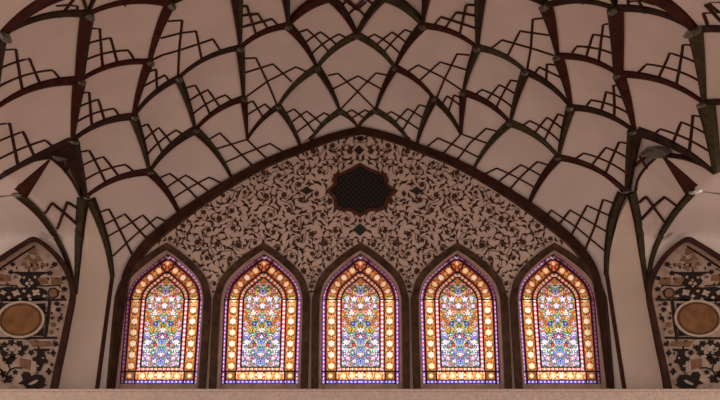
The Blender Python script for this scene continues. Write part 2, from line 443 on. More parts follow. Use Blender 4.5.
# the three wide cells with a small cell below
WIDE = [('N7', 'N3', 'N9', 'N8', 'N5', 'N6', [
          [(168, 21), (182, 20), (179, 50), (178, 77)], [(161, 38), (180, 33), (196, 31), (202, 61)], [(150, 61), (162, 55), (180, 50), (213, 39), (220, 50)],
          [(148, 72), (156, 69), (157, 93)], [(144, 86), (155, 80), (165, 75), (169, 81)]]),
        ('G1', 'N8', 'N12', 'D1', 'N11', 'N13', [
          [(243, 58.5), (256, 58), (268, 83), (277, 105)], [(244, 73), (273, 64), (292, 82)], [(246, 97), (268, 81), (296, 67), (307, 72)],
          [(247, 103.5), (253, 101), (263, 117)], [(247, 115), (265, 104), (270, 109)]]),
        ('F', 'D1', 'Ec', 'D2', 'C1', 'C2', [
          [(328, 75.5), (338, 73.5), (358, 92), (375, 109)], [(333, 89), (358, 76), (383, 90)], [(341, 109), (358, 91), (376, 73), (389, 75.5)],
          [(346, 113), (352, 110), (365, 118.5)], [(352, 118), (365, 110), (370, 112.5)]]),
        ('G2', 'D2', 'R12', 'R8', 'R13', 'R11', [
          [(408, 71.5), (418, 65), (442, 77), (463, 91)], [(419, 81), (440, 62), (467, 70)], [(437, 97), (444, 80), (457, 54), (469, 55)],
          [(441, 106), (447, 96), (460, 105)], [(448, 113), (454, 95), (461, 98)]]),
        ('R7', 'R8', 'R9', 'R3', 'R6', 'R5', [
          [(491, 48.5), (502, 40), (531, 48), (556, 56)], [(507, 57), (520, 31), (549, 35)], [(527, 70), (531, 48), (533, 19), (543, 18)],
          [(533, 76), (539, 67), (560, 77)], [(546, 86), (547, 64), (556, 65)]])]
for T, L, B, R, vl, vr, lines in WIDE:
    c = Cell(T, L, B, R, vl, vr, bump=0.0)
    lattice_px(lines, c.build())
# cells along the lunette arch
o = Cell('N11', 'N10', 'E2', 'N12', bump=0.0).build()
o2 = Cell('N13', 'N12', 'E2', 'E3', bump=0.0).build()
lattice_px([[(209, 139.5), (220, 133), (234, 147), (252, 165)], [(216, 149), (247, 139.5), (266, 158)], [(225, 162.5), (246, 153), (270, 143.5), (282, 151)]], o2)
Cell('C1', 'E3b', 'Ec', 'Ec', bump=0.0, lb=arch_path(310, 358), rb=[N['Ec'], (358.2, 126.7)]).build()
o = Cell('R11', 'R10', 'E2r', 'R12', bump=0.0).build()
o2 = Cell('R13', 'R12', 'E2r', 'E3r', bump=0.0).build()
lattice_px([[(427, 146.5), (438, 138), (456, 146), (478, 157)], [(443, 153.5), (461, 134), (488, 143.5)], [(457, 160), (470, 143), (486, 128.5), (496, 131)]], o2)
Cell('C2', 'Ec', 'E3c', 'E3c', bump=0.0, lb=arch_path(358, 409), rb=[N['E3c'], (409.2, 140.4)]).build()
# haunches beside the outer windows
EL, ER = (118.5, 297), (603.5, 297)
N['EL'], N['ER'] = EL, ER
o = Cell('N14', 'N16', 'EL', 'E1', lb=curve('N16', 'PL') + [EL], bump=0.0).build()
lattice_px([[(100, 212), (109, 209), (120, 230), (132.5, 255)], [(104.5, 224.5), (125, 214), (148, 240)], [(108.5, 236), (126, 226), (143, 215), (157, 230)], [(113, 256), (134, 236), (157, 217), (168, 222)]], o)
o = Cell('R14', 'E1r', 'ER', 'R16', rb=curve('R16', 'PR') + [ER], bump=0.0).build()
lattice_px([[(545, 219), (551, 210), (576, 227), (605, 251)], [(557, 227), (570, 210), (607, 232)], [(569, 240), (577, 224), (587, 205.5), (612, 217)], [(583, 255), (594, 228), (603, 199.5), (616, 204)]], o)
# lower strips and pilasters
ZY = 395
N['PLb'], N['ELb'], N['VLb'] = (96, ZY), (107.6, ZY), (55.5, ZY)
N['PRb'], N['ERb'], N['VRb'] = (625.5, ZY), (614.4, ZY), (665.5, ZY)
Cell('PL', 'PLb', 'ELb', 'EL', bump=0.0).build()
Cell('PR', 'PRb', 'ERb', 'ER', bump=0.0).build()
Cell('N16', 'VL', 'VLb', 'PLb', bump=0.01, tr=curve('N16', 'PL') + [N['PLb']]).build(M_PIL)
Cell('R16', 'PR', 'PRb', 'VRb', bump=0.01, lb=None, tl=curve('R16', 'PR'), tr=curve('R16', 'VR') + [N['VRb']]).build(M_PIL)
# side cells over the niches
N['Lx'], N['Ly'], N['Lz'] = (-64, 205), (-64, 312), (-64, 199)
N['Rx'], N['Ry'], N['Rz'] = (786, 205), (786, 312), (786, 199)
o = Cell('NB', 'N17', 'VL', 'N16', bump=0.02, rb=[(80, 196)] + curve('N16', 'VL')[1:]).build()
lattice_px([[(45, 213.5), (52, 203), (66, 214.5), (77.5, 225)], [(57, 229), (67.5, 202), (78, 209)], ], o)
o = Cell('RNB', 'R16', 'VR', 'R17', bump=0.02, lb=[(636, 191)] + curve('R16', 'VR')[1:]).build()
lattice_px([[(639, 203), (646, 196.5), (664.5, 222)], [(641, 220), (653, 207), (664.5, 197), (676, 205.5)]], o)
Cell('N17', 'Lx', 'Ly', 'VL', bump=0.0, rb=[VL, (70, 272), (58, 254), (33, 237), (0, 255), (-24, 274), (-43, 291), (-56, 312), (-64, 312)]).build()
Cell('R17', 'VR', 'Ry', 'Rx', bump=0.0, lb=[VR, (653, 270), (666, 252), (689, 236.5), (722, 255), (746, 274), (765, 291), (778, 312), (786, 312)]).build()
Cell('NB', 'Q2', 'Lz', 'N17', bump=0.02).build()
Cell('RNB', 'R17', 'Rz', 'RB', bump=0.02).build()
# cells cut by the top of the view
N['T1'], N['T2'], N['T3'] = (10, -70), (-60, 10), (140, -60)
N['T4'], N['T5'], N['T6'] = (720, -70), (580, -60), (640, -60)
Cell('T1', 'T2', 'N1', 'J', bump=0.03).build()
o = Cell('K', 'J', 'N1', 'N2', bump=0.0).build()
lattice_px([[(56, 5.5), (67, 4.5), (77, 5.5), (77, 16)], [(59, 17), (73, -1), (80, -6)]], o)
o = Cell('T3', 'K', 'N2', 'N3', bump=0.0).build()
lattice_px([[(118, -14), (124.5, -10), (124.5, 6)], [(140, -14), (145, -9), (148, 4)]], o)
o = Cell('T5', 'R3', 'R2', 'KR', bump=0.0).build()
lattice_px([[(563, -10), (563, 2)], [(584, -10), (584, 4)]], o)
o = Cell('T6', 'R2', 'R1', 'JR', bump=0.0).build()
lattice_px([[(628, -8), (629, 9)], [(637, -6), (640, 2), (645.5, 13)], [(629, 1), (642, 0), (655, 4)]], o)
o = Cell('T4', 'JR', 'R1', 'R1x', bump=0.0).build()
lattice_px([[(708, 24), (704, 12.5), (722, 12.5)], [(720, 12), (709, 3), (727, 2)], [(722, 21), (706, 4)]], o)
Cell('R1', 'RQ', 'RQx', 'R1x', bump=0.0).build()

# ribs
PXW = 0.0118
def view_dir(p):
    return (Vector((0, -D, ZC)) - p).normalized()
INW = Vector((0, -3.0, 2.4))
def rib(a, b, paint, w0, w1):
    c = resample(curve(a, b), 16)
    nn = normals2(c)
    vs, fs, mi = [], [], []
    n = len(c)
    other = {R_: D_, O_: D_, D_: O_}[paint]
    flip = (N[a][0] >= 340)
    for i, ((x, y), (nx, ny)) in enumerate(zip(c, nn)):
        t = i / (n - 1)
        w = lerp(w0, w1, t ** 0.85) / 2
        ctr = V(x, y)
        h = (INW - ctr).normalized()
        e1, e2 = V(x + nx * w, y + ny * w), V(x - nx * w, y - ny * w)
        up = 0.022
        vs += [e1 - h * 0.07, e1 + h * up, ctr + h * (up + w * PXW * 0.55), e2 + h * up, e2 - h * 0.07]
    for i in range(n - 1):
        for j in range(5):
            fs.append([5 * i + j, 5 * i + (j + 1) % 5, 5 * i + 5 + (j + 1) % 5, 5 * i + 5 + j])
            mi.append(0 if j in (0, 1, 4) else 1)
    fs += [[4, 3, 2, 1, 0], [5 * n - 5 + j for j in range(5)]]; mi += [0, 0]
    mb = MB()
    mb.add(vs, fs)
    mb.m = mi
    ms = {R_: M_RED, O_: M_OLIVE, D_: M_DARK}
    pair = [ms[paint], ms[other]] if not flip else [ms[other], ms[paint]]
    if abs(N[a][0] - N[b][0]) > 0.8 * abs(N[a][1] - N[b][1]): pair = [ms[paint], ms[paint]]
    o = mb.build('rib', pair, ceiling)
    o['label'] = {R_: 'dark red painted rib', O_: 'dark olive painted rib', D_: 'blackish brown painted rib'}[paint]
    return o
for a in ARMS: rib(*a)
# straight painted lines down both sides of the pilaster feet
for pa, pb in (((112.5, 275), (96.3, ZY)), ((606.5, 273), (625.3, ZY))):
    mb = MB()
    ribbon(mb, [V(lerp(pa[0], pb[0], t), lerp(pa[1], pb[1], t), -0.004) for t in np.linspace(0, 1, 12)], 0.036)
    mb.build('rib', M_LINE, ceiling)
# red ribs that widen downward below the side bosses
for top, bot, wt, wb in (((49, 160), (20, 194), 1.5, 15), ((664, 157), (692, 190), 2, 15)):
    mb = MB()
    d = np.array(bot, float) - np.array(top, float); d /= np.hypot(*d)
    nx, ny = -d[1], d[0]
    vs, fs = [], []
    n = 8
    for i in range(n):
        t = i / (n - 1)
        x, y = lerp(top[0], bot[0], t), lerp(top[1], bot[1], t)
        w = lerp(wt, wb, t) / 2
        ctr = V(x, y); h = (INW - ctr).normalized()
        e1, e2 = V(x + nx * w, y + ny * w), V(x - nx * w, y - ny * w)
        vs += [e1 - h * .06, e1 + h * .01, ctr + h * (.012 + w * PXW * .5), e2 + h * .01, e2 - h * .06]
    for i in range(n - 1):
        for j in range(5): fs.append([5 * i + j, 5 * i + (j + 1) % 5, 5 * i + 5 + (j + 1) % 5, 5 * i + 5 + j])
    fs += [[4, 3, 2, 1, 0], [5 * n - 5 + j for j in range(5)]]
    mb.add(vs, fs)
    mb.build('rib', M_RED, ceiling)
# bosses: small faceted mirror plates where the ribs meet
def boss(x, y, rx, ry, rot=0.0, m=None, name='boss'):
    mb = MB()
    ctr = V(x, y); h = (INW - ctr).normalized()
    k = 8
    ring = lambda q, up: [V(x + (math.cos(a) * rx * math.cos(rot) - math.sin(a) * ry * math.sin(rot)) * q, y + (math.cos(a) * rx * math.sin(rot) + math.sin(a) * ry * math.cos(rot)) * q) + h * up for a in [2 * math.pi * i / k for i in range(k)]]
    vs = ring(1, -0.03) + ring(1, 0.045) + ring(0.55, 0.075)
    fs = [[i, (i + 1) % k, k + (i + 1) % k, k + i] for i in range(k)] + [[k + i, k + (i + 1) % k, 2 * k + (i + 1) % k, 2 * k + i] for i in range(k)]
    fs += [[2 * k + i for i in range(k)], [i for i in reversed(range(k))]]
    mb.add(vs, fs)
    return mb.build(name, m or M_BOSS, ceiling)
for nm in 'N2 N3 N4 N5 N6 N8 N9 N10 N11 N13 N14 N16 G1 F D1 C1 C2 D2 G2 R13 R11 R10 R8 R6 R5 R3 R9 R14 R4 R2 R15 R16 RQ'.split():
    near = max(0.0, (scale_s(*N[nm]) - 1.1))
    big = 1.0 + 0.55 * near
    boss(N[nm][0], N[nm][1], 3.0 * big, 1.5 * big)
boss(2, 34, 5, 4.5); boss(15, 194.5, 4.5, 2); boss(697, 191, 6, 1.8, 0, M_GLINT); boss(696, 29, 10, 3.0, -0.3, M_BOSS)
boss(72, 140.5, 5, 1.6, 0.15); boss(58, 156, 9, 2.0, 0.12, M_BOSS, 'boss'); boss(656, 152, 14, 5.0, 0.05, M_BOSS, 'boss')
boss(697, 30, 6, 1.2, -0.4, M_GLINT); boss(650, 152, 4, 1.3, -0.2, M_GLINT)  # pale plates set on the bosses as a painted glint
# dark painted hood between the left boss and its ribs
for poly, m in (([(68, 139), (79, 141), (82, 165), (85, 192), (80, 186), (74, 172), (66, 160.5), (50, 157), (40, 155.5), (52, 148)], M_DARK), ([(62, 144), (69, 143), (70, 150), (62, 150)], M_RED)):
    mb = MB()
    l = -0.035 if m is M_DARK else -0.05
    prism(mb, [V(x, y, l) for x, y in poly], Vector((0, 0.03, 0)))
    mb.build('hood', m, ceiling)
lat = [[(57, 164), (61, 161.5), (66, 173)], [(66, 172), (69, 161)], [(69, 162), (80, 187)]]
mb = MB()
for ln in lat: ribbon(mb, [V(x, y, -0.01) for x, y in ln], LW)
mb.build('lattice', M_LINE, ceiling)
mb = MB()
for ln in [[(633, 168), (640, 161), (648, 156)], [(640, 156), (647, 168.5)]]: ribbon(mb, [V(x, y, -0.01) for x, y in ln], LW)
mb.build('lattice', M_LINE, ceiling)

# ------------------------------------------------------------------ window wall (lunette) with five pointed openings
WC = 360.5
SPACING = (P(562, 385, 0.1).x - P(158.5, 385, 0.1).x) / 4
OUT_H = smooth([(49.6, 400), (49.2, 345), (48.6, 303), (47.3, 294), (43.5, 281), (36, 270), (26, 260.5), (14, 251), (0, 242.3)], 5)
INN_H = smooth([(42.3, 400), (41.8, 345), (41.0, 303), (40, 294), (37, 283.5), (30.5, 274), (21.5, 265.5), (11, 257), (0, 249.6)], 5)
RIM_H = smooth([(39.4, 400), (39.2, 345), (38.9, 303), (38, 294), (35, 284), (28.8, 275), (20, 266.8), (10, 258.6), (0, 252)], 5)

def full(h):   # left foot, apex, right foot
    return [(-x, y) for x, y in h] + [(x, y) for x, y in h[-2::-1]]
def wpt(dx, py, Y):
    """point of a window centred on x = 0"""
    p = P(360 + dx, py, Y)
    return p
def fit_down(pts):   # end the feet on the ledge
    pts[0].z = ZL; pts[-1].z = ZL
    return pts
hole = fit_down([wpt(x, y, 0.0) for x, y in full(RIM_H)])
xs_win = [i * SPACING + (P(WC, 330, 0).x) for i in (-2, -1, 0, 1, 2)]
# wall outline
arch_w = fit_down([P(x, y, 0.0) for x, y in ARCH])
outer2 = [Vector((p.x, p.z, 0)) for p in arch_w]
outline = list(outer2)          # goes left foot -> apex -> right foot, then back along the ledge under the windows
back = []
for xw in reversed(xs_win):
    back += [Vector((p.x + xw, p.z, 0)) for p in reversed(hole)]
poly = outline + back
tris = tessellate_polygon([poly])
mb = MB()
n = len(poly)
fr = [Vector((p.x, 0.0, p.y)) for p in poly]
bk = [Vector((p.x, 0.22, p.y)) for p in poly]
mb.add(fr + bk, [list(t) for t in tris] + [[i + n for i in reversed(t)] for t in tris] + [[i, (i + 1) % n, (i + 1) % n + n, i + n] for i in range(n)])
wall = mb.build('wall_back', M_WALL)
tag(wall, 'arched plaster wall with dark floral scrollwork around the five windows', 'wall', kind='structure')

# the dark arch band around the lunette
mb = MB()
an = normals2(ARCH)
def band_w(y): return float(np.interp(y, [126, 145, 180, 215, 250, 300, 392], [7.6, 8.2, 9.5, 11, 10, 7.5, 6.5]))
inner = [(x - nx * band_w(y), y - ny * band_w(y)) for (x, y), (nx, ny) in zip(ARCH, an)]
if inner[len(inner) // 2][1] < 126: inner = [(x + nx * band_w(y), y + ny * band_w(y)) for (x, y), (nx, ny) in zip(ARCH, an)]
mid = [(lerp(a[0], b[0], .78), lerp(a[1], b[1], .78)) for a, b in zip(ARCH, inner)]
strip_solid(mb, fit_down([P(x, y, -0.05) for x, y in ARCH]), fit_down([P(x, y, -0.05) for x, y in mid]), Vector((0, .06, 0)), 0)
strip_solid(mb, fit_down([P(x, y, -0.03) for x, y in mid]), fit_down([P(x, y, -0.03) for x, y in inner]), Vector((0, .04, 0)), 1)
tag(mb.build('trim_2', [M_BAND, M_SURR]), 'dark brown pointed arch band framing the window wall', 'arch band', kind='structure')
INNER = inner

# ------------------------------------------------------------------ stained glass
rng = random.Random(7)
GY = 0.10
G_H = smooth([(38.9, 384.2), (38.8, 345), (38.6, 303), (37.8, 294), (34.8, 284.6), (28.6, 275.8), (20, 268), (10, 260), (0, 253.8)], 10)
GL = np.array([(-x, y) for x, y in G_H])
GLn = np.array(normals2([tuple(p) for p in GL]))
if GLn[0][0] < 0: GLn = -GLn
_gd = np.concatenate([[0], np.cumsum(np.hypot(*(GL[1:] - GL[:-1]).T))])
GLEN = _gd[-1]
def gpt(t, d):
    x, y = np.interp(t, _gd, GL[:, 0]), np.interp(t, _gd, GL[:, 1])
    nx, ny = np.interp(t, _gd, GLn[:, 0]), np.interp(t, _gd, GLn[:, 1])
    l = math.hypot(nx, ny)
    return (x + nx / l * d, y + ny / l * d)
c_ = lambda r, g, b: srgb(r, g, b)
LILAC, VIOLET, BLUE, WHITE = c_(238, 214, 255), c_(110, 70, 190), c_(62, 48, 170), c_(255, 250, 244)
REDG, ORNG, AMBER, CREAM = c_(190, 34, 28), c_(214, 112, 30), c_(238, 176, 60), c_(255, 236, 200)
GREEN, TEAL, SKY, PINK, DARKG = c_(70, 128, 62), c_(96, 176, 160), c_(150, 178, 255), c_(245, 170, 190), c_(44, 16, 20)
BROWNG = c_(120, 52, 26)
def h01(i, j, k=0):
    return ((math.sin(i * 127.1 + j * 311.7 + k * 74.7) * 43758.5453) % 1.0)
def quadpiece(mb, pts, col):
    """one glass piece, given for the left half, with its mirror image"""
    w1 = [wpt(x, y, GY) for x, y in pts]
    w2 = [wpt(-x, y, GY) for x, y in reversed(pts)]
    mb.add(w1, [list(range(len(pts)))], 0, col); mb.add(w2, [list(range(len(pts)))], 0, col)
def cell_ok(pts): return any(p[0] < -0.25 for p in pts)
def clampx(p): return (min(p[0], 0.0), p[1])

T371 = float(np.interp(-371, -GL[:, 1][:len(GL)], _gd))
# outer bead border
border = MB()
st = 1.05
tt = 0.0
i = 0
while tt < GLEN - 0.2:
    t1 = min(tt + st, GLEN)
    for j, (d0, d1) in enumerate(((0.6, 1.35), (1.35, 2.5), (2.5, 3.3))):
        pts = [clampx(gpt(tt, d0)), clampx(gpt(t1, d0)), clampx(gpt(t1, d1)), clampx(gpt(tt, d1))]
        if not cell_ok(pts): continue
        ph = i % 4
        if j == 1: col = (LILAC, LILAC, VIOLET, c_(150, 110, 220))[ph] if i % 8 < 4 else (PINK, LILAC, c_(196, 120, 190), REDG)[ph]
        else: col = (c_(150, 80, 130), c_(120, 60, 150), VIOLET, BROWNG)[ph]
        quadpiece(border, pts, col)
    tt = t1; i += 1
for i in range(38):          # along the bottom
    x0, x1 = -38.0 + i, -37.0 + i
    for j, (y0, y1) in enumerate(((380.2, 381.0), (381.0, 382.6), (382.6, 383.5))):
        ph = i % 4
        col = (LILAC, SKY, BLUE, VIOLET)[ph] if j == 1 else (BLUE, VIOLET, REDG if i % 8 == 3 else BLUE, BROWNG)[ph]
        quadpiece(border, [(x0, y0), (x1, y0), (x1, y1), (x0, y1)], col)
# rosette band
ros = MB()
def rosette_col(s, d, i0, up=False):
    """s along the band from the rosette centre, d across it"""
    r = math.hypot(s, d)
    a = math.atan2(d, s)
    if up:
        if r < 2.3: return WHITE if i0 % 2 else CREAM
        if r < 3.3: return (c_(226, 130, 48), c_(246, 186, 100))[int(math.cos(5 * a) > 0.1)]
        if abs(s) > 3.9: return (c_(120, 150, 60), c_(206, 84, 40), c_(226, 180, 120), c_(130, 36, 26), c_(206, 120, 50), c_(96, 44, 26))[int(h01(int(s * 1.3) + i0 * 5, int(abs(d) * 1.3)) * 6)]
        return (c_(150, 56, 30), c_(196, 90, 40), c_(110, 40, 24))[int(h01(int(s * 1.4), int(d * 1.4), i0) * 3)]
    if r < 2.4: return WHITE if i0 % 3 else CREAM
    if r < 3.1: return c_(250, 206, 140)
    if r < 3.6: return c_(226, 140, 60) if math.cos(6 * a) > -0.2 else DARKG
    if abs(s) > 4.2: return (c_(120, 150, 60), AMBER, CREAM, c_(210, 104, 36), c_(236, 160, 80), c_(120, 60, 30), c_(190, 60, 34))[int(h01(int(s * 1.2) + i0 * 5, int(abs(d) * 1.2)) * 7)]
    return (c_(110, 54, 26), c_(206, 120, 44), c_(140, 70, 32), c_(226, 150, 74), c_(84, 56, 34))[int(h01(int(s * 1.3), int(d * 1.3), i0) * 5)]
PITCHR = 11.2
st = 0.75
nt_ = int((GLEN - T371) / st)
for i in range(nt_):
    t0, t1 = T371 + i * st, T371 + (i + 1) * st
    for j in range(12):
        d0, d1 = 5.0 + j * 0.78, 5.0 + (j + 1) * 0.78
        pts = [clampx(gpt(t0, d0)), clampx(gpt(t1, d0)), clampx(gpt(t1, d1)), clampx(gpt(t0, d1))]
        if not cell_ok(pts): continue
        if min(p[1] for p in pts) < 262 + 0.95 * abs(pts[0][0]) and -pts[0][0] < 11 and pts[0][1] < 274: 
            pass
        s_ = (t0 + t1) / 2 - T371 - 5.0
        i0 = round(s_ / PITCHR)
        col = rosette_col(s_ - i0 * PITCHR, (d0 + d1) / 2 - 9.7, i0, pts[0][1] < 299)
        if d0 < 5.7 or d1 > 13.6: col = c_(196, 104, 34) if pts[0][1] > 299 else c_(130, 48, 26)
        # the kite at the crown
        cx, cy = np.mean([p[0] for p in pts]), np.mean([p[1] for p in pts])
        if abs(cx) < 9.5 and cy < 272 - abs(cx) * 1.05 + 0.6:
            rr = math.hypot(cx, cy - 263.5)
            col = CREAM if rr < 1.6 else (ORNG if rr < 2.6 else (c_(200, 90, 60), c_(120, 40, 26), c_(226, 140, 70))[int(h01(int(cx * .8), int(cy * .8)) * 3)])
        quadpiece(ros, pts, col)
# bottom row of rosettes and corner squares
for iy in range(10):
    y0, y1 = 372.0 + iy * 0.76, 372.0 + (iy + 1) * 0.76
    for ix in range(46):
        x0, x1 = -34.2 + ix * 0.7435, -34.2 + (ix + 1) * 0.7435
        xm, ym = (x0 + x1) / 2, (y0 + y1) / 2
        if xm < -25.2:
            r = math.hypot(xm + 30, ym - 375.8)
            col = CREAM if r < 1.5 else (AMBER if r < 2.4 else (BROWNG if h01(ix, iy) < .5 else c_(150, 90, 30)))
        elif xm < -24: col = DARKG
        else:
            i0 = round(xm / 8.6)
            s_ = xm - i0 * 8.6
            r = math.hypot(s_, ym - 375.8)
            col = (WHITE if i0 == 0 else CREAM) if r < 2.0 else (c_(255, 205, 140) if r < 2.8 else (AMBER, ORNG, REDG, CREAM)[int(h01(int(ix * .7), int(iy * .7), 3) * 4)])
        quadpiece(ros, [(x0, y0), (x1, y0), (x1, y1), (x0, y1)], col)
# inner bead band
bead = MB()
st = 1.1
i = 0
tt = T371
while tt < GLEN - 0.2:
    t1 = min(tt + st, GLEN)
    for j, (d0, d1) in enumerate(((15.6, 16.3), (16.3, 18.0), (18.0, 18.7))):
        pts = [clampx(gpt(tt, d0)), clampx(gpt(t1, d0)), clampx(gpt(t1, d1)), clampx(gpt(tt, d1))]
        if not cell_ok(pts): continue
        ph = i % 4
        col = ((WHITE, LILAC, c_(214, 70, 80), PINK)[ph] if j == 1 else (PINK, c_(220, 110, 110), REDG, c_(180, 90, 80))[ph])
        if pts[0][1] < 300 and j == 1: col = (CREAM, TEAL, REDG, AMBER)[ph]
        quadpiece(bead, pts, col)
    tt = t1; i += 1
for i in range(21):
    x0, x1 = -22.0 + i * 1.0476, -22.0 + (i + 1) * 1.0476
    for j, (y0, y1) in enumerate(((367.6, 368.2), (368.2, 369.8), (369.8, 370.4))):
        ph = i % 4
        quadpiece(bead, [(x0, y0), (x1, y0), (x1, y1), (x0, y1)], (PINK, WHITE, REDG, AMBER)[ph] if j == 1 else (REDG, PINK, BROWNG, REDG)[ph])
# centre panel: mirrored flower mosaic
ctr = MB()
PAL_TOP = [GREEN, c_(110, 150, 80), ORNG, c_(214, 70, 44), AMBER, c_(120, 176, 130), c_(90, 110, 60), LILAC, c_(240, 220, 150)]
PAL_MID = [c_(120, 160, 90), TEAL, c_(190, 206, 255), ORNG, AMBER, LILAC, c_(150, 180, 150), PINK, c_(206, 96, 60), c_(200, 206, 120)]
PAL_LOW = [TEAL, SKY, WHITE, LILAC, c_(150, 120, 220), c_(190, 214, 236), c_(130, 180, 150), c_(120, 130, 220), ORNG, c_(90, 150, 90), c_(214, 206, 140)]
seeds, flowers = [], []
for iy in range(48):
    for ix in range(9):
        x = -0.6 - ix * 2.15 + rng.uniform(-.6, .6); y = 271 + iy * 2.05 + (ix % 2) * 1.0 + rng.uniform(-.5, .5)
        pal = PAL_TOP if y < 295 else (PAL_MID if y < 332 else PAL_LOW)
        seeds.append((min(x, 0.0), y, rng.choice(pal)))
for (x, y, r, ca, cb) in [(0, 276, 1.6, AMBER, ORNG), (-5.5, 283, 2.3, PINK, REDG), (0, 291, 2.8, SKY, BLUE), (-10.5, 291, 2.2, PINK, REDG), (-6.5, 299, 2.9, LILAC, WHITE), (-13.5, 298, 2.1, WHITE, SKY),
     (0, 306, 3.0, LILAC, WHITE), (-6, 306, 1.6, PINK, REDG), (-14.5, 306, 2.4, LILAC, WHITE), (-9, 313, 2.6, WHITE, CREAM), (0, 320, 2.6, SKY, LILAC), (-6, 318, 1.7, ORNG, AMBER), (-7.5, 323.5, 2.2, BLUE, SKY),
     (-13.5, 320, 2.0, ORNG, GREEN), (0, 330, 2.8, WHITE, PINK), (-11.5, 330, 2.3, AMBER, GREEN), (-3.2, 335.5, 1.9, REDG, PINK), (-15, 334, 2.3, LILAC, SKY), (-9, 338, 2.0, CREAM, ORNG), (0, 341.5, 2.8, SKY, BLUE),
     (-14.5, 342.5, 2.7, WHITE, LILAC), (-6.5, 345, 2.0, REDG, ORNG), (-14.5, 350, 2.5, WHITE, TEAL), (0, 350, 2.4, SKY, VIOLET), (-8, 352.5, 2.1, TEAL, WHITE), (-12.5, 358, 2.7, PINK, WHITE), (0, 361, 2.7, SKY, BLUE),
     (-6, 361, 2.0, WHITE, LILAC), (-16, 363, 1.9, LILAC, SKY)]:
    flowers.append((x, y, r, ca, cb))
sd = np.array([(s[0], s[1]) for s in seeds])
cs = 0.72
inner_x = lambda y: None
panel = [gpt(t, 20.2) for t in np.linspace(T371, GLEN, 200)]
panel = [p for p in panel if p[0] <= 0]
pyy = np.array([p[1] for p in panel]); pxx = np.array([p[0] for p in panel])
o_ = np.argsort(pyy); pyy, pxx = pyy[o_], pxx[o_]
ytop = float(pyy.min())
yy = ytop
while yy < 366.4:
    xl = float(np.interp(yy + cs / 2, pyy, pxx))
    nx_ = max(1, int(math.ceil(-xl / cs)))
    for k in range(nx_):
        x0 = max(-(k + 1) * cs, xl); x1 = -k * cs
        xm, ym = (x0 + x1) / 2, yy + cs / 2
        col = None
        for fx, fy, r, ca, cb in flowers:
            dd = math.hypot(xm - fx, ym - fy)
            if dd < r:
                a = math.atan2(ym - fy, xm - fx)
                col = cb if dd < r * 0.42 else (ca if math.cos(5 * a + 1.3) > -0.75 else DARKG)
                break
            if dd < r + 0.35: col = c_(60, 50, 40)
        if col is None:
            ds = np.hypot(sd[:, 0] - xm, sd[:, 1] - ym)
            q = np.argpartition(ds, 2)[:2]
            q = q[np.argsort(ds[q])]
            col = seeds[q[0]][2] if ds[q[1]] - ds[q[0]] > 0.34 else c_(70, 54, 50)
        quadpiece(ctr, [(x0, yy), (x1, yy), (x1, yy + cs), (x0, yy + cs)], col)
    yy += cs
# lead cames
lead = MB()
def came(pts, w, Y0=GY - 0.006, mirror=True):
    nn = normals2(pts)
    for sgn in ((1, -1) if mirror else (1,)):
        a = [wpt(sgn * (x + nx * w / 2), y + ny * w / 2, Y0) for (x, y), (nx, ny) in zip(pts, nn)]
        b = [wpt(sgn * (x - nx * w / 2), y - ny * w / 2, Y0) for (x, y), (nx, ny) in zip(pts, nn)]
        strip_solid(lead, a, b, Vector((0, 0.012, 0)))
def offs(d, t0=0.0, n=70): 
    out = []
    for t in np.linspace(t0, GLEN, n):
        p = gpt(t, d)
        if p[0] > 0:
            out.append((0.0, out[-1][1] if out else p[1])); break
        out.append(p)
    return out
came(offs(0.2), 0.9); came(offs(4.15), 1.7); came(offs(14.95, T371), 1.3); came(offs(19.4, T371 + 3.6), 1.5)
came([(-39, 384), (0, 384)], 1.0); came([(-35, 379.9), (0, 379.9)], 0.8); came([(-39, 371.2), (0, 371.2)], 1.5); came([(-19, 367.0), (0, 367.0)], 1.1)
came([(-34.6, 371), (-34.6, 384)], 0.7); came([(-24.6, 371), (-24.6, 384)], 1.0)
came([(-39, 299.3), (-19, 299.3)], 1.1); came([(-0.3, 273.5), (-4.6, 268), (-9.6, 259.5)], 1.7)

def make_window(parent_name):
    mb = MB()
    strip_solid(mb, fit_down([wpt(x, y, -0.035) for x, y in full(OUT_H)]), fit_down([wpt(x, y, -0.035) for x, y in full(INN_H)]), Vector((0, 0.045, 0)))
    root = mb.build(parent_name, M_SURR)
    mb = MB()
    strip_solid(mb, fit_down([wpt(x, y, -0.012) for x, y in full(INN_H)]), fit_down([wpt(x, y, -0.012) for x, y in full(RIM_H)]), Vector((0, 0.03, 0)))
    mb.build('rim', M_RIM, root)
    mb = MB()       # sill bar and frame that hold the glass in the opening
    g = [wpt(x, y, GY - 0.004) for x, y in full([(x, y) for x, y in G_H])]
    zb = g[0].z
    x0, x1 = g[0].x - 0.02, g[-1].x + 0.02
    box(mb, x0, x1, GY - 0.03, GY + 0.03, ZL, zb)
    big = [wpt(x * 1.05, y - 4.0, GY) for x, y in full(G_H)]
    strip_solid(mb, big, [wpt(x, y, GY) for x, y in full(G_H)], Vector((0, 0.03, 0)))
    mb.build('sash', M_RIM, root)
    for nm, b in (('border_glass', border), ('rosette_glass', ros), ('bead_glass', bead), ('flower_glass', ctr)):
        b.build(nm, M_GLASS, root)
    lead.build('lead_came', M_LEAD, root)
    return root
win = make_window('window_1')
places = ['at the far left end of the row', 'second from the left, between the end one and the centre one', 'in the middle of the row, under the dark star', 'second from the right, just right of the centre one', 'at the far right end of the row']
for i, xw in enumerate(xs_win):
    if i == 0:
        r = win
    else:
        r = win.copy(); COL.objects.link(r); r.name = 'window_%d' % (i + 1)
        for ch in win.children:
            c = ch.copy(); COL.objects.link(c); c.parent = r
    r.location = (xw, 0, 0)
    tag(r, 'pointed stained glass window ' + places[i], 'window', 'stained glass windows in the row', 'structure')

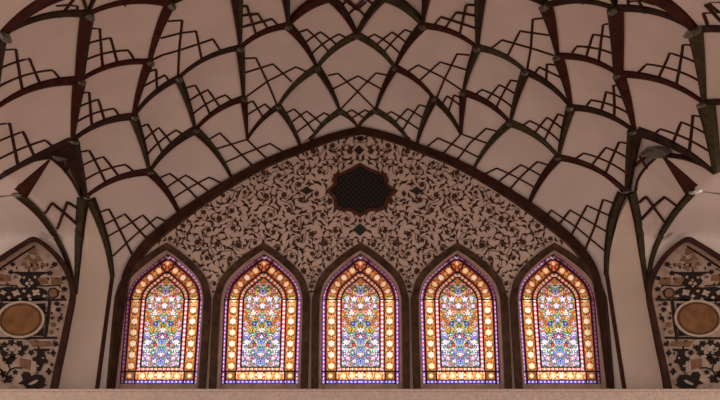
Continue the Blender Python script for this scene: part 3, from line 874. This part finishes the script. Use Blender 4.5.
# ------------------------------------------------------------------ added blocks behind the windows that dim the sky at the sides and tops
mb = MB()
EY = 3.2
zt = P(360, 296, EY).z
for x0, x1 in ((-9, P(134, 340, EY).x), (P(588, 340, EY).x, 9)): box(mb, x0, x1, EY, EY + .4, 0, zt + 3)
tag(mb.build('sky_blocker_sides', M_EXT), 'added walls outside that dim the sky behind the outer windows', 'sky blocker', kind='structure')
mb = MB()
box(mb, P(134, 340, EY).x, P(588, 340, EY).x, EY - 0.3, EY + .1, zt, zt + 3)
tag(mb.build('sky_blocker_top', M_EXT), 'added block outside that dims the sky behind the window tops', 'sky blocker', kind='structure')

# ------------------------------------------------------------------ scrollwork on the lunette
STAR = [(326, 190.5), (333, 184), (333.5, 174), (341, 172.5), (351, 167.5), (360, 162.5), (369, 167.5), (380, 172), (387, 173.5), (388.5, 184), (398, 190.5), (389, 199), (387.5, 208), (381, 210.5), (370, 211), (360, 217), (350, 211), (340, 210.5), (334, 208), (333, 198)]
DIA = {'left': (306.5, 190.5, 7.5, 4.2), 'right': (416.5, 190.5, 7.5, 4.2), 'top': (359, 150, 5.2, 5.0), 'bottom': (360, 229.5, 7.2, 6.4)}
def inpoly(x, y, poly):
    c = False
    j = len(poly) - 1
    for i in range(len(poly)):
        xi, yi = poly[i]; xj, yj = poly[j]
        if (yi > y) != (yj > y) and x < (xj - xi) * (y - yi) / (yj - yi) + xi: c = not c
        j = i
    return c
inner_poly = [p for p in INNER] + [(640, 400), (80, 400)]
ofull = full(OUT_H)
cents = []
for xw in xs_win:
    cents.append(xw)
def px_of(p):      # world point on the wall plane back to traced pixels
    v = p - Vector((0, -D, ZC))
    zc_ = v.y * CP + v.z * SP
    return (360 + F * v.x / zc_, 200 - F * (v.z * CP - v.y * SP) / zc_)
surr_polys = [[px_of(wpt(x, y, 0.0) + Vector((xw, 0, 0))) for x, y in full(OUT_H)] for xw in xs_win]
def free(x, y, m=0.0):
    for dx, dy in ((0, 0), (m, 0), (-m, 0), (0, m), (0, -m)):
        if not inpoly(x + dx, y + dy, inner_poly): return False
        if inpoly(x + dx, y + dy, STAR): return False
        for sp in surr_polys:
            if inpoly(x + dx, y + dy, sp): return False
        for (cx, cy, rx, ry) in DIA.values():
            if abs(x + dx - cx) / rx + abs(y + dy - cy) / ry < 1.1: return False
    return True
rg = random.Random(21)
flw = []
tries = 0
while len(flw) < 74 and tries < 6000:
    tries += 1
    x, y = rg.uniform(165, 360), rg.uniform(136, 290)
    if free(x, y, 2.6) and all(math.hypot(x - a, y - b) > 15.0 for a, b in flw): flw.append((x, y))
motifs = []
def flower(x, y, r, lobes, ph):
    return [(x + math.cos(a) * r * (1 + .24 * math.cos(lobes * a + ph)), y + math.sin(a) * r * (1 + .24 * math.cos(lobes * a + ph))) for a in [2 * math.pi * i / 24 for i in range(24)]]
def leaf(x, y, ang, L, w, bend):
    pts_u, pts_d = [], []
    for i in range(7):
        t = i / 6
        a = ang + bend * (t - .5)
        cx = x + math.cos(ang) * (t - .5) * L - math.sin(ang) * bend * L * .35 * (1 - (2 * t - 1) ** 2)
        cy = y + math.sin(ang) * (t - .5) * L + math.cos(ang) * bend * L * .35 * (1 - (2 * t - 1) ** 2)
        ww = w * (math.sin(math.pi * min(1, t * 1.0)) ** .8) * (1.25 - .7 * t) + 0.08
        pts_u.append((cx - math.sin(a) * ww, cy + math.cos(a) * ww)); pts_d.append((cx + math.sin(a) * ww, cy - math.cos(a) * ww))
    return pts_u + pts_d[::-1]
placed = [(x, y, 3.6) for x, y in flw]
for x, y in flw: motifs.append(flower(x, y, rg.uniform(2.0, 3.0), rg.choice((5, 6, 8)), rg.uniform(0, 6)))
def swirl(x, y):
    best = min(flw, key=lambda q: (q[0] - x) ** 2 + (q[1] - y) ** 2)
    k = 1 if (int(best[0]) % 2) else -1
    return math.atan2(y - best[1], x - best[0]) + k * (math.pi / 2 - 0.5)
tries = 0
while tries < 30000:
    tries += 1
    x, y = rg.uniform(160, 360), rg.uniform(134, 300)
    r = rg.uniform(1.9, 3.0)
    if not free(x, y, 2.0): continue
    if any(math.hypot(x - a, y - b) < r + q - 0.4 for a, b, q in placed): continue
    placed.append((x, y, r))
    if rg.random() < 0.12: motifs.append(flower(x, y, 1.25, 5, rg.uniform(0, 6)))
    else: motifs.append(leaf(x, y, swirl(x, y) + rg.uniform(-.5, .5), r * 2.75, r * 0.50, rg.choice((-1, 1)) * rg.uniform(.5, 1.2)))
ar = MB()
FT = Vector((0, 0.008, 0))
for m_poly in motifs:
    prism(ar, [P(x, y, -0.006) for x, y in m_poly], FT)
    prism(ar, [P(2 * 360.3 - x, y, -0.006) for x, y in m_poly], FT)
# vines: spirals round each flower and links to the next one
def vine(pts):
    run = []
    for p in pts + [None]:
        if p is not None and free(p[0], p[1], 0.8): run.append(p)
        else:
            if len(run) > 3:
                nn = normals2(run)
                for mir in (False, True):
                    fx = (lambda x: 2 * 360.3 - x) if mir else (lambda x: x)
                    a = [P(fx(x + nx * .27), y + ny * .27, -0.005) for (x, y), (nx, ny) in zip(run, nn)]
                    b = [P(fx(x - nx * .27), y - ny * .27, -0.005) for (x, y), (nx, ny) in zip(run, nn)]
                    strip_solid(ar, a, b, Vector((0, 0.007, 0)))
            run = []
for x, y in flw:
    k = 1 if (int(x) % 2) else -1
    a0 = rg.uniform(0, 6.28)
    vine([(x + math.cos(a0 + k * t) * (2.2 + 0.95 * t), y + math.sin(a0 + k * t) * (2.2 + 0.95 * t)) for t in np.linspace(0, 3.4, 30)])
    nb = sorted(flw, key=lambda q: (q[0] - x) ** 2 + (q[1] - y) ** 2)[1:3]
    for bx, by in nb:
        dx, dy = bx - x, by - y
        vine([(x + dx * t - dy * .28 * math.sin(2 * math.pi * t), y + dy * t + dx * .28 * math.sin(2 * math.pi * t)) for t in np.linspace(0.08, .92, 16)])
ar.build('scrollwork', M_ARAB, wall)

# star medallion and its four diamonds
mb = MB()
prism(mb, [P(x, y, -0.02) for x, y in STAR], Vector((0, 0.0195, 0)))
star = mb.build('star_medallion', M_STARRIM)
tag(star, 'large dark many-pointed star medallion on the wall above the centre window', 'medallion')
mb = MB()
prism(mb, [P(361 + (x - 361) * .86, 190 + (y - 190) * .86, -0.032) for x, y in STAR], Vector((0, 0.014, 0)))
net = mb.build('net_panel', M_STAR, star)
mb = MB()       # fine net bars over the panel
for i in range(-7, 8):
    for sg in (1, -1):
        for (x0, y0, x1, y1) in [(361 + i * 5 - 20, 190 - sg * 20, 361 + i * 5 + 20, 190 + sg * 20)]:
            pts = [(lerp(x0, x1, t), lerp(y0, y1, t)) for t in np.linspace(0, 1, 40)]
            pts = [p for p in pts if inpoly(361 + (p[0] - 361) / .82, 190 + (p[1] - 190) / .82, STAR)]
            if len(pts) > 2:
                ribbon(mb, [P(x, y, -0.033) for x, y in (pts[0], pts[-1])], 0.006)
mb.build('net', M_TILE, net)
DLAB = {'left': 'small dark diamond inlay at the left tip of the star medallion', 'right': 'small dark diamond inlay at the right tip of the star medallion',
        'top': 'small dark diamond inlay above the star medallion under the arch crown', 'bottom': 'small dark diamond inlay between the star medallion and the centre window'}
for kx, (cx, cy, rx, ry) in DIA.items():
    mb = MB()
    pts = [(cx - rx, cy), (cx - rx * .45, cy - ry * .42), (cx, cy - ry), (cx + rx * .45, cy - ry * .42), (cx + rx, cy), (cx + rx * .45, cy + ry * .42), (cx, cy + ry), (cx - rx * .45, cy + ry * .42)]
    if kx in ('top', 'bottom'): pts = [(cx - rx, cy), (cx, cy - ry), (cx + rx, cy), (cx, cy + ry)]
    prism(mb, [P(x, y, -0.014) for x, y in pts], Vector((0, 0.0135, 0)))
    tag(mb.build('diamond_inlay', M_TILE), DLAB[kx], 'inlay', 'diamond inlays round the star')

# ------------------------------------------------------------------ side niches
NY, PY = -0.60, -0.45
BO = [(-56, 394), (-58, 350), (-54, 312), (-43, 292), (-24, 275), (-10, 262.5), (8, 250.5), (22, 242), (33, 236.5), (44, 241.5), (55, 251), (64, 262), (70.5, 273.5), (74, 286), (74.8, 297), (71, 318), (65.5, 346), (60, 372), (56, 394)]
BI = [(-49, 394), (-51, 350), (-47, 314), (-37, 296), (-24, 282), (-10, 268.5), (8, 256), (22, 247), (33, 241.5), (42, 246), (51.5, 254.5), (59.5, 264.5), (65.5, 275.5), (69, 287), (69.4, 297), (65, 318), (59, 346), (53, 372), (48.5, 394)]
def niche(mir, label, px_adj=0.0):
    fx = (lambda x: 722 - x) if mir else (lambda x: x)
    PP = lambda x, y, Y: P(fx(x), y, Y)
    def foot(ps):
        ps[0].z = ps[-1].z = ZL
        return ps
    # panel: recessed back plate
    mb = MB()
    front = [PP(x, y, PY) for x, y in [(-50, 300), (-34, 276), (-10, 257), (10, 243), (33, 230), (50, 240), (66, 258), (73, 280), (73.5, 297), (68, 325), (62, 355), (52, 397)]] + [PP(-50, 397, PY)]
    for p in front[-2:]: p.z = ZL
    prism(mb, front, Vector((0, 0.06, 0)))
    root = mb.build('niche', M_NICHE)
    tag(root, label, 'niche')
    bo, bi = smooth(BO, 4), smooth(BI, 4)
    mb = MB()
    a, b = foot([PP(x, y, NY) for x, y in bo]), foot([PP(x, y, NY) for x, y in bi])
    strip_solid(mb, a, b, Vector((0, 0.05, 0)))
    mb.build('arch_band', M_BAND if not mir else M_BAND, root)
    mb = MB()          # pale reveal behind the band
    rev = [p + Vector((0, PY - NY, 0)) for p in b]
    strip_solid(mb, [p + Vector((0, .02, 0)) for p in b], rev, Vector((0, 0.012, 0)))
    mb.build('reveal', M_PIL, root)
    mb = MB()          # thin dark line at the back of the reveal
    ctr_ = PP(33, 290, PY)
    half = rev[:len(rev) // 2]
    half = [p for p in rev if (p.x < PP(36, 250, PY).x) != mir and p.z > PP(0, 300, PY).z]
    strip_solid(mb, [p + Vector((0, -.014, 0)) for p in half], [p + (ctr_ - p).normalized() * 0.022 + Vector((0, -.014, 0)) for p in half], Vector((0, .016, 0)))
    mb.build('inner_line', M_BAND, root)
    # medallion
    mc = (20.5, 319.5) if not mir else (23.5, 318.3)
    def ell(rx, ry, Y, n=36): return [PP(mc[0] + math.cos(2 * math.pi * i / n) * rx, mc[1] + math.sin(2 * math.pi * i / n) * ry - math.cos(2 * math.pi * i / n) * 1.0, Y) for i in range(n)]
    mb = MB(); prism(mb, ell(21.0, 16.2, PY - .03), Vector((0, .04, 0)))
    md = mb.build('medallion', M_MED, root)
    mb = MB()
    e0, e1 = ell(24, 18.6, PY - .04), ell(21.6, 16.6, PY - .04)
    strip_solid(mb, e0 + [e0[0]], e1 + [e1[0]], Vector((0, .04, 0)))
    mb.build('ring', M_RING, md)
    mb = MB()
    e0, e1 = ell(19.8, 15.2, PY - .034), ell(19.2, 14.7, PY - .034)
    strip_solid(mb, e0 + [e0[0]], e1 + [e1[0]], Vector((0, .01, 0)))
    mb.build('groove_line', M_BLACK, md)
    # ornament
    bl, tn, pl = MB(), 'tan', 'pale'
    def poly(b, pts, lift):
        q = MB() if isinstance(b, str) else b
        prism(q, [PP(x, y, PY - lift) for x, y in pts], Vector((0, lift + .002, 0)))
        if b == 'tan': q.build('tan_inlay', M_TAN, root)['label'] = 'tan painted inlay'
        if b == 'pale': q.build('pale_inlay', M_PALE, root)['label'] = 'pale flower inlay'
    def line(b, pts, w, lift=.010):
        nn = normals2(pts)
        strip_solid(b, [PP(x + nx * w / 2, y + ny * w / 2, PY - lift) for x, y in [p for p in pts] for nx, ny in [(0, 0)]] if False else [PP(x + nx * w / 2, y + ny * w / 2, PY - lift) for (x, y), (nx, ny) in zip(pts, nn)],
                    [PP(x - nx * w / 2, y - ny * w / 2, PY - lift) for (x, y), (nx, ny) in zip(pts, nn)], Vector((0, lift + .002, 0)))
    def dot(b, x, y, rx, ry=None, lift=.010, lobes=0, rot=0.):
        ry = ry or rx
        n = 18
        poly(b, [(x + math.cos(a) * rx * (1 + (.28 * math.cos(lobes * a + rot) if lobes else 0)), y + math.sin(a) * ry * (1 + (.28 * math.cos(lobes * a + rot) if lobes else 0))) for a in [2 * math.pi * i / n for i in range(n)]], lift)
    def twin(fn):   # the pattern of the niche mirrors about its own axis
        fn(lambda x: x); fn(lambda x: 2 * 29.0 - x if x > 29 else x)
    r2 = random.Random(5)
    # upper dim mottled bouquet
    for (x, y, r) in [(33, 252, 3.5), (28, 258, 3), (38, 259, 3), (33, 262, 3), (24, 264, 2.5), (43, 265, 2.5), (35, 268, 3), (28, 268, 2.5)]:
        dot(tn, x, y, r * 1.15, r * .9, .006, 3, r2.uniform(0, 6))
    for (x, y, r) in [(12.5, 264.3, 2.2), (54.3, 264.3, 2.6), (10.5, 272, 2.4), (49.5, 273, 2.6), (63.5, 278, 2.3), (64, 289, 2.6), (62.5, 297, 2.0)]:
        dot(bl, x, y, r, r * .85, .012, 5, r2.uniform(0, 6))
    poly(bl, [(13, 271.8), (48, 271.8), (48, 273), (41, 275), (37, 279), (40, 283), (36, 287), (28, 288), (22, 285), (19, 281), (22, 277), (18, 274), (13, 273)], .010)
    for (x, y, r) in [(24, 277.5, 1.3), (35, 277, 1.3), (29.5, 280, 1.2), (27, 283.5, 1.7), (31.5, 283, 1.6), (29, 286, 1.2)]: dot(pl, x, y, r, r, .016, 4, r2.uniform(0, 6))
    # book shaped tan panels beside it
    for (x, y) in [(5, 278), (42, 281), (57, 281)]: poly(tn, [(x - 6, y - 4), (x + 5, y - 3), (x + 6, y + 3), (x - 6, y + 3.5)], .006)
    line(bl, [(36, 285), (44, 286), (52, 285.5), (60, 285)], 1.2); line(bl, [(-20, 285), (8, 285), (17, 286)], 1.2)
    # dark frieze with pale flowers
    poly(bl, [(-4, 289), (8, 286.5), (20, 287.5), (30, 286.5), (42, 288), (47, 291), (46, 298.5), (40, 300.5), (20, 301), (4, 300.5), (-4, 297)], .010)
    for (x, y, r) in [(3, 292.5, 2.6), (16, 293, 3.6), (24, 291, 1.6), (36, 292.5, 3.8), (44.5, 296, 1.8), (29, 296, 2.0), (9, 297.5, 1.8), (20, 299, 1.5), (30, 299.5, 1.6)]:
        dot(pl, x, y, r, r * .8, .016, 4, r2.uniform(0, 6))
    dot(bl, 53, 293, 5.6, 5.4, .010); dot(tn, 53, 293, 4.2, 4.1, .018)
    # frame lines round the medallion
    line(bl, [(-46, 300.3), (20, 300.3), (66, 299.5)], 2.0); line(bl, [(49.5, 301), (47.5, 320), (44.8, 338)], 3.0, .012); line(bl, [(-46, 338), (20, 338.2), (57, 337.6)], 2.2)
    for pts in ([(45, 303), (45, 314), (41, 309), (36, 304)], [(43, 336), (43.5, 326), (39, 332), (33, 335.5)], [(-2, 303), (8, 303), (2, 307), (-3, 313)]): poly(bl, pts, .011)
    for (x, y, r) in [(56.5, 303.5, 2.4), (58, 309.5, 2.6), (60, 318, 2.2), (46, 318, 2.2), (52, 318, 1.6), (51.5, 313, 1.2)]: dot(bl, x, y, r, r * .85, .013, 5, r2.uniform(0, 6))
    dot(tn, 53, 324.5, 2.8, 2.6, .008); dot(tn, 51, 332, 2.4, 2.2, .008)
    # lower field: flower ring, vine, planted stand and dark mound
    for (x, y) in [(4, 345), (11, 342.5), (19, 343.5), (24, 348), (21, 353), (12, 355.5), (4, 353.5), (0, 349)]: dot(bl, x, y, 3.4, 2.8, .010, 5, r2.uniform(0, 6))
    dot(pl, 12, 349, 2.6, 2.2, .016, 5); dot(pl, 5, 348.5, 1.6, 1.3, .016); dot(pl, 19.5, 348.5, 1.7, 1.4, .016)
    for (x, y, rx, ry) in [(9, 361, 4.2, 3.2), (13, 358, 3, 2), (4, 359, 2, 2.5), (3, 374, 3, 3.5), (9, 377.5, 4, 2.4), (-3, 368, 3, 3), (7, 381, 5, 1.8), (15, 372, 2.4, 2.2)]: dot(bl, x, y, rx, ry, .010, 5, r2.uniform(0, 6))
    line(bl, smooth([(22, 368), (14, 368), (8, 372), (6, 379)], 4), 1.4); line(bl, smooth([(8, 357), (8, 363), (10, 370)], 4), 1.2); line(bl, smooth([(-8, 366), (0, 369), (4, 377)], 4), 1.4)
    poly(tn, [(28, 341), (50, 341), (53, 346), (33, 347)], .006); poly(tn, [(20, 358), (31, 360), (30, 370), (20, 367)], .006)
    poly(bl, [(33, 348.7), (49.5, 348.7), (48.5, 350.6), (44, 351.5), (45, 357), (47, 361), (43, 364), (40, 371), (36, 371), (37, 364), (33, 361), (36, 356), (37, 351.5), (34, 350.6)], .011)
    for (x, y, r) in [(31, 352.5, 2.6), (34, 359, 2.0), (44, 361, 2.6), (41, 355, 2.4)]: dot(bl, x, y, r, r, .010, 5, r2.uniform(0, 6))
    for (x, y) in [(36, 354.5), (38, 366), (43, 358), (35, 362)]: dot(pl, x, y, 1.1, .9, .016)
    poly(bl, [(18, 383.5), (23, 380), (21, 375), (24, 371.5), (29, 372), (31, 376), (35, 374), (42, 375), (45, 379), (44, 383.5), (47, 384.5), (43, 387), (40, 388.5), (26, 388.5), (24, 385)], .011)
    poly(pl, [(28, 384), (36, 379.5), (38.5, 380.5), (35, 383.5), (30, 385)], .016)
    for (x, y, rx, ry) in [(55.5, 344, 2.4, 2.2), (53, 353, 2.2, 3), (51.5, 364.5, 1.5, 1.6), (48.5, 371.5, 2.6, 3)]: dot(bl, x, y, rx, ry, .010, 4, r2.uniform(0, 6))
    tries, sp = 0, []
    while tries < 1500 and len(sp) < 95:           # small sprigs between the larger motifs
        tries += 1
        x, y = r2.uniform(-40, 66), r2.uniform(262, 384)
        xr = float(np.interp(y, [237, 262, 287, 297, 346, 394], [33, 54, 64, 65, 57, 46]))
        if x > xr or math.hypot((x - mc[0]) / 25.5, (y - mc[1]) / 20) < 1 or (y < 300 and x < 33 - (y - 240) * 1.3): continue
        if any(math.hypot(x - a, y - b) < 4.2 for a, b in sp): continue
        sp.append((x, y))
        poly(bl, leaf(x, y, r2.uniform(0, 6.28), r2.uniform(3.2, 5), r2.uniform(.6, 1.0), r2.choice((-1, 1)) * .9), .009)
    bl.build('black_ornament', M_BLACK, root)
    return root
niche(False, 'pointed niche with black and tan ornament left of the windows, beside the left pilaster')
niche(True, 'pointed niche with black and tan ornament right of the windows, beside the right pilaster')
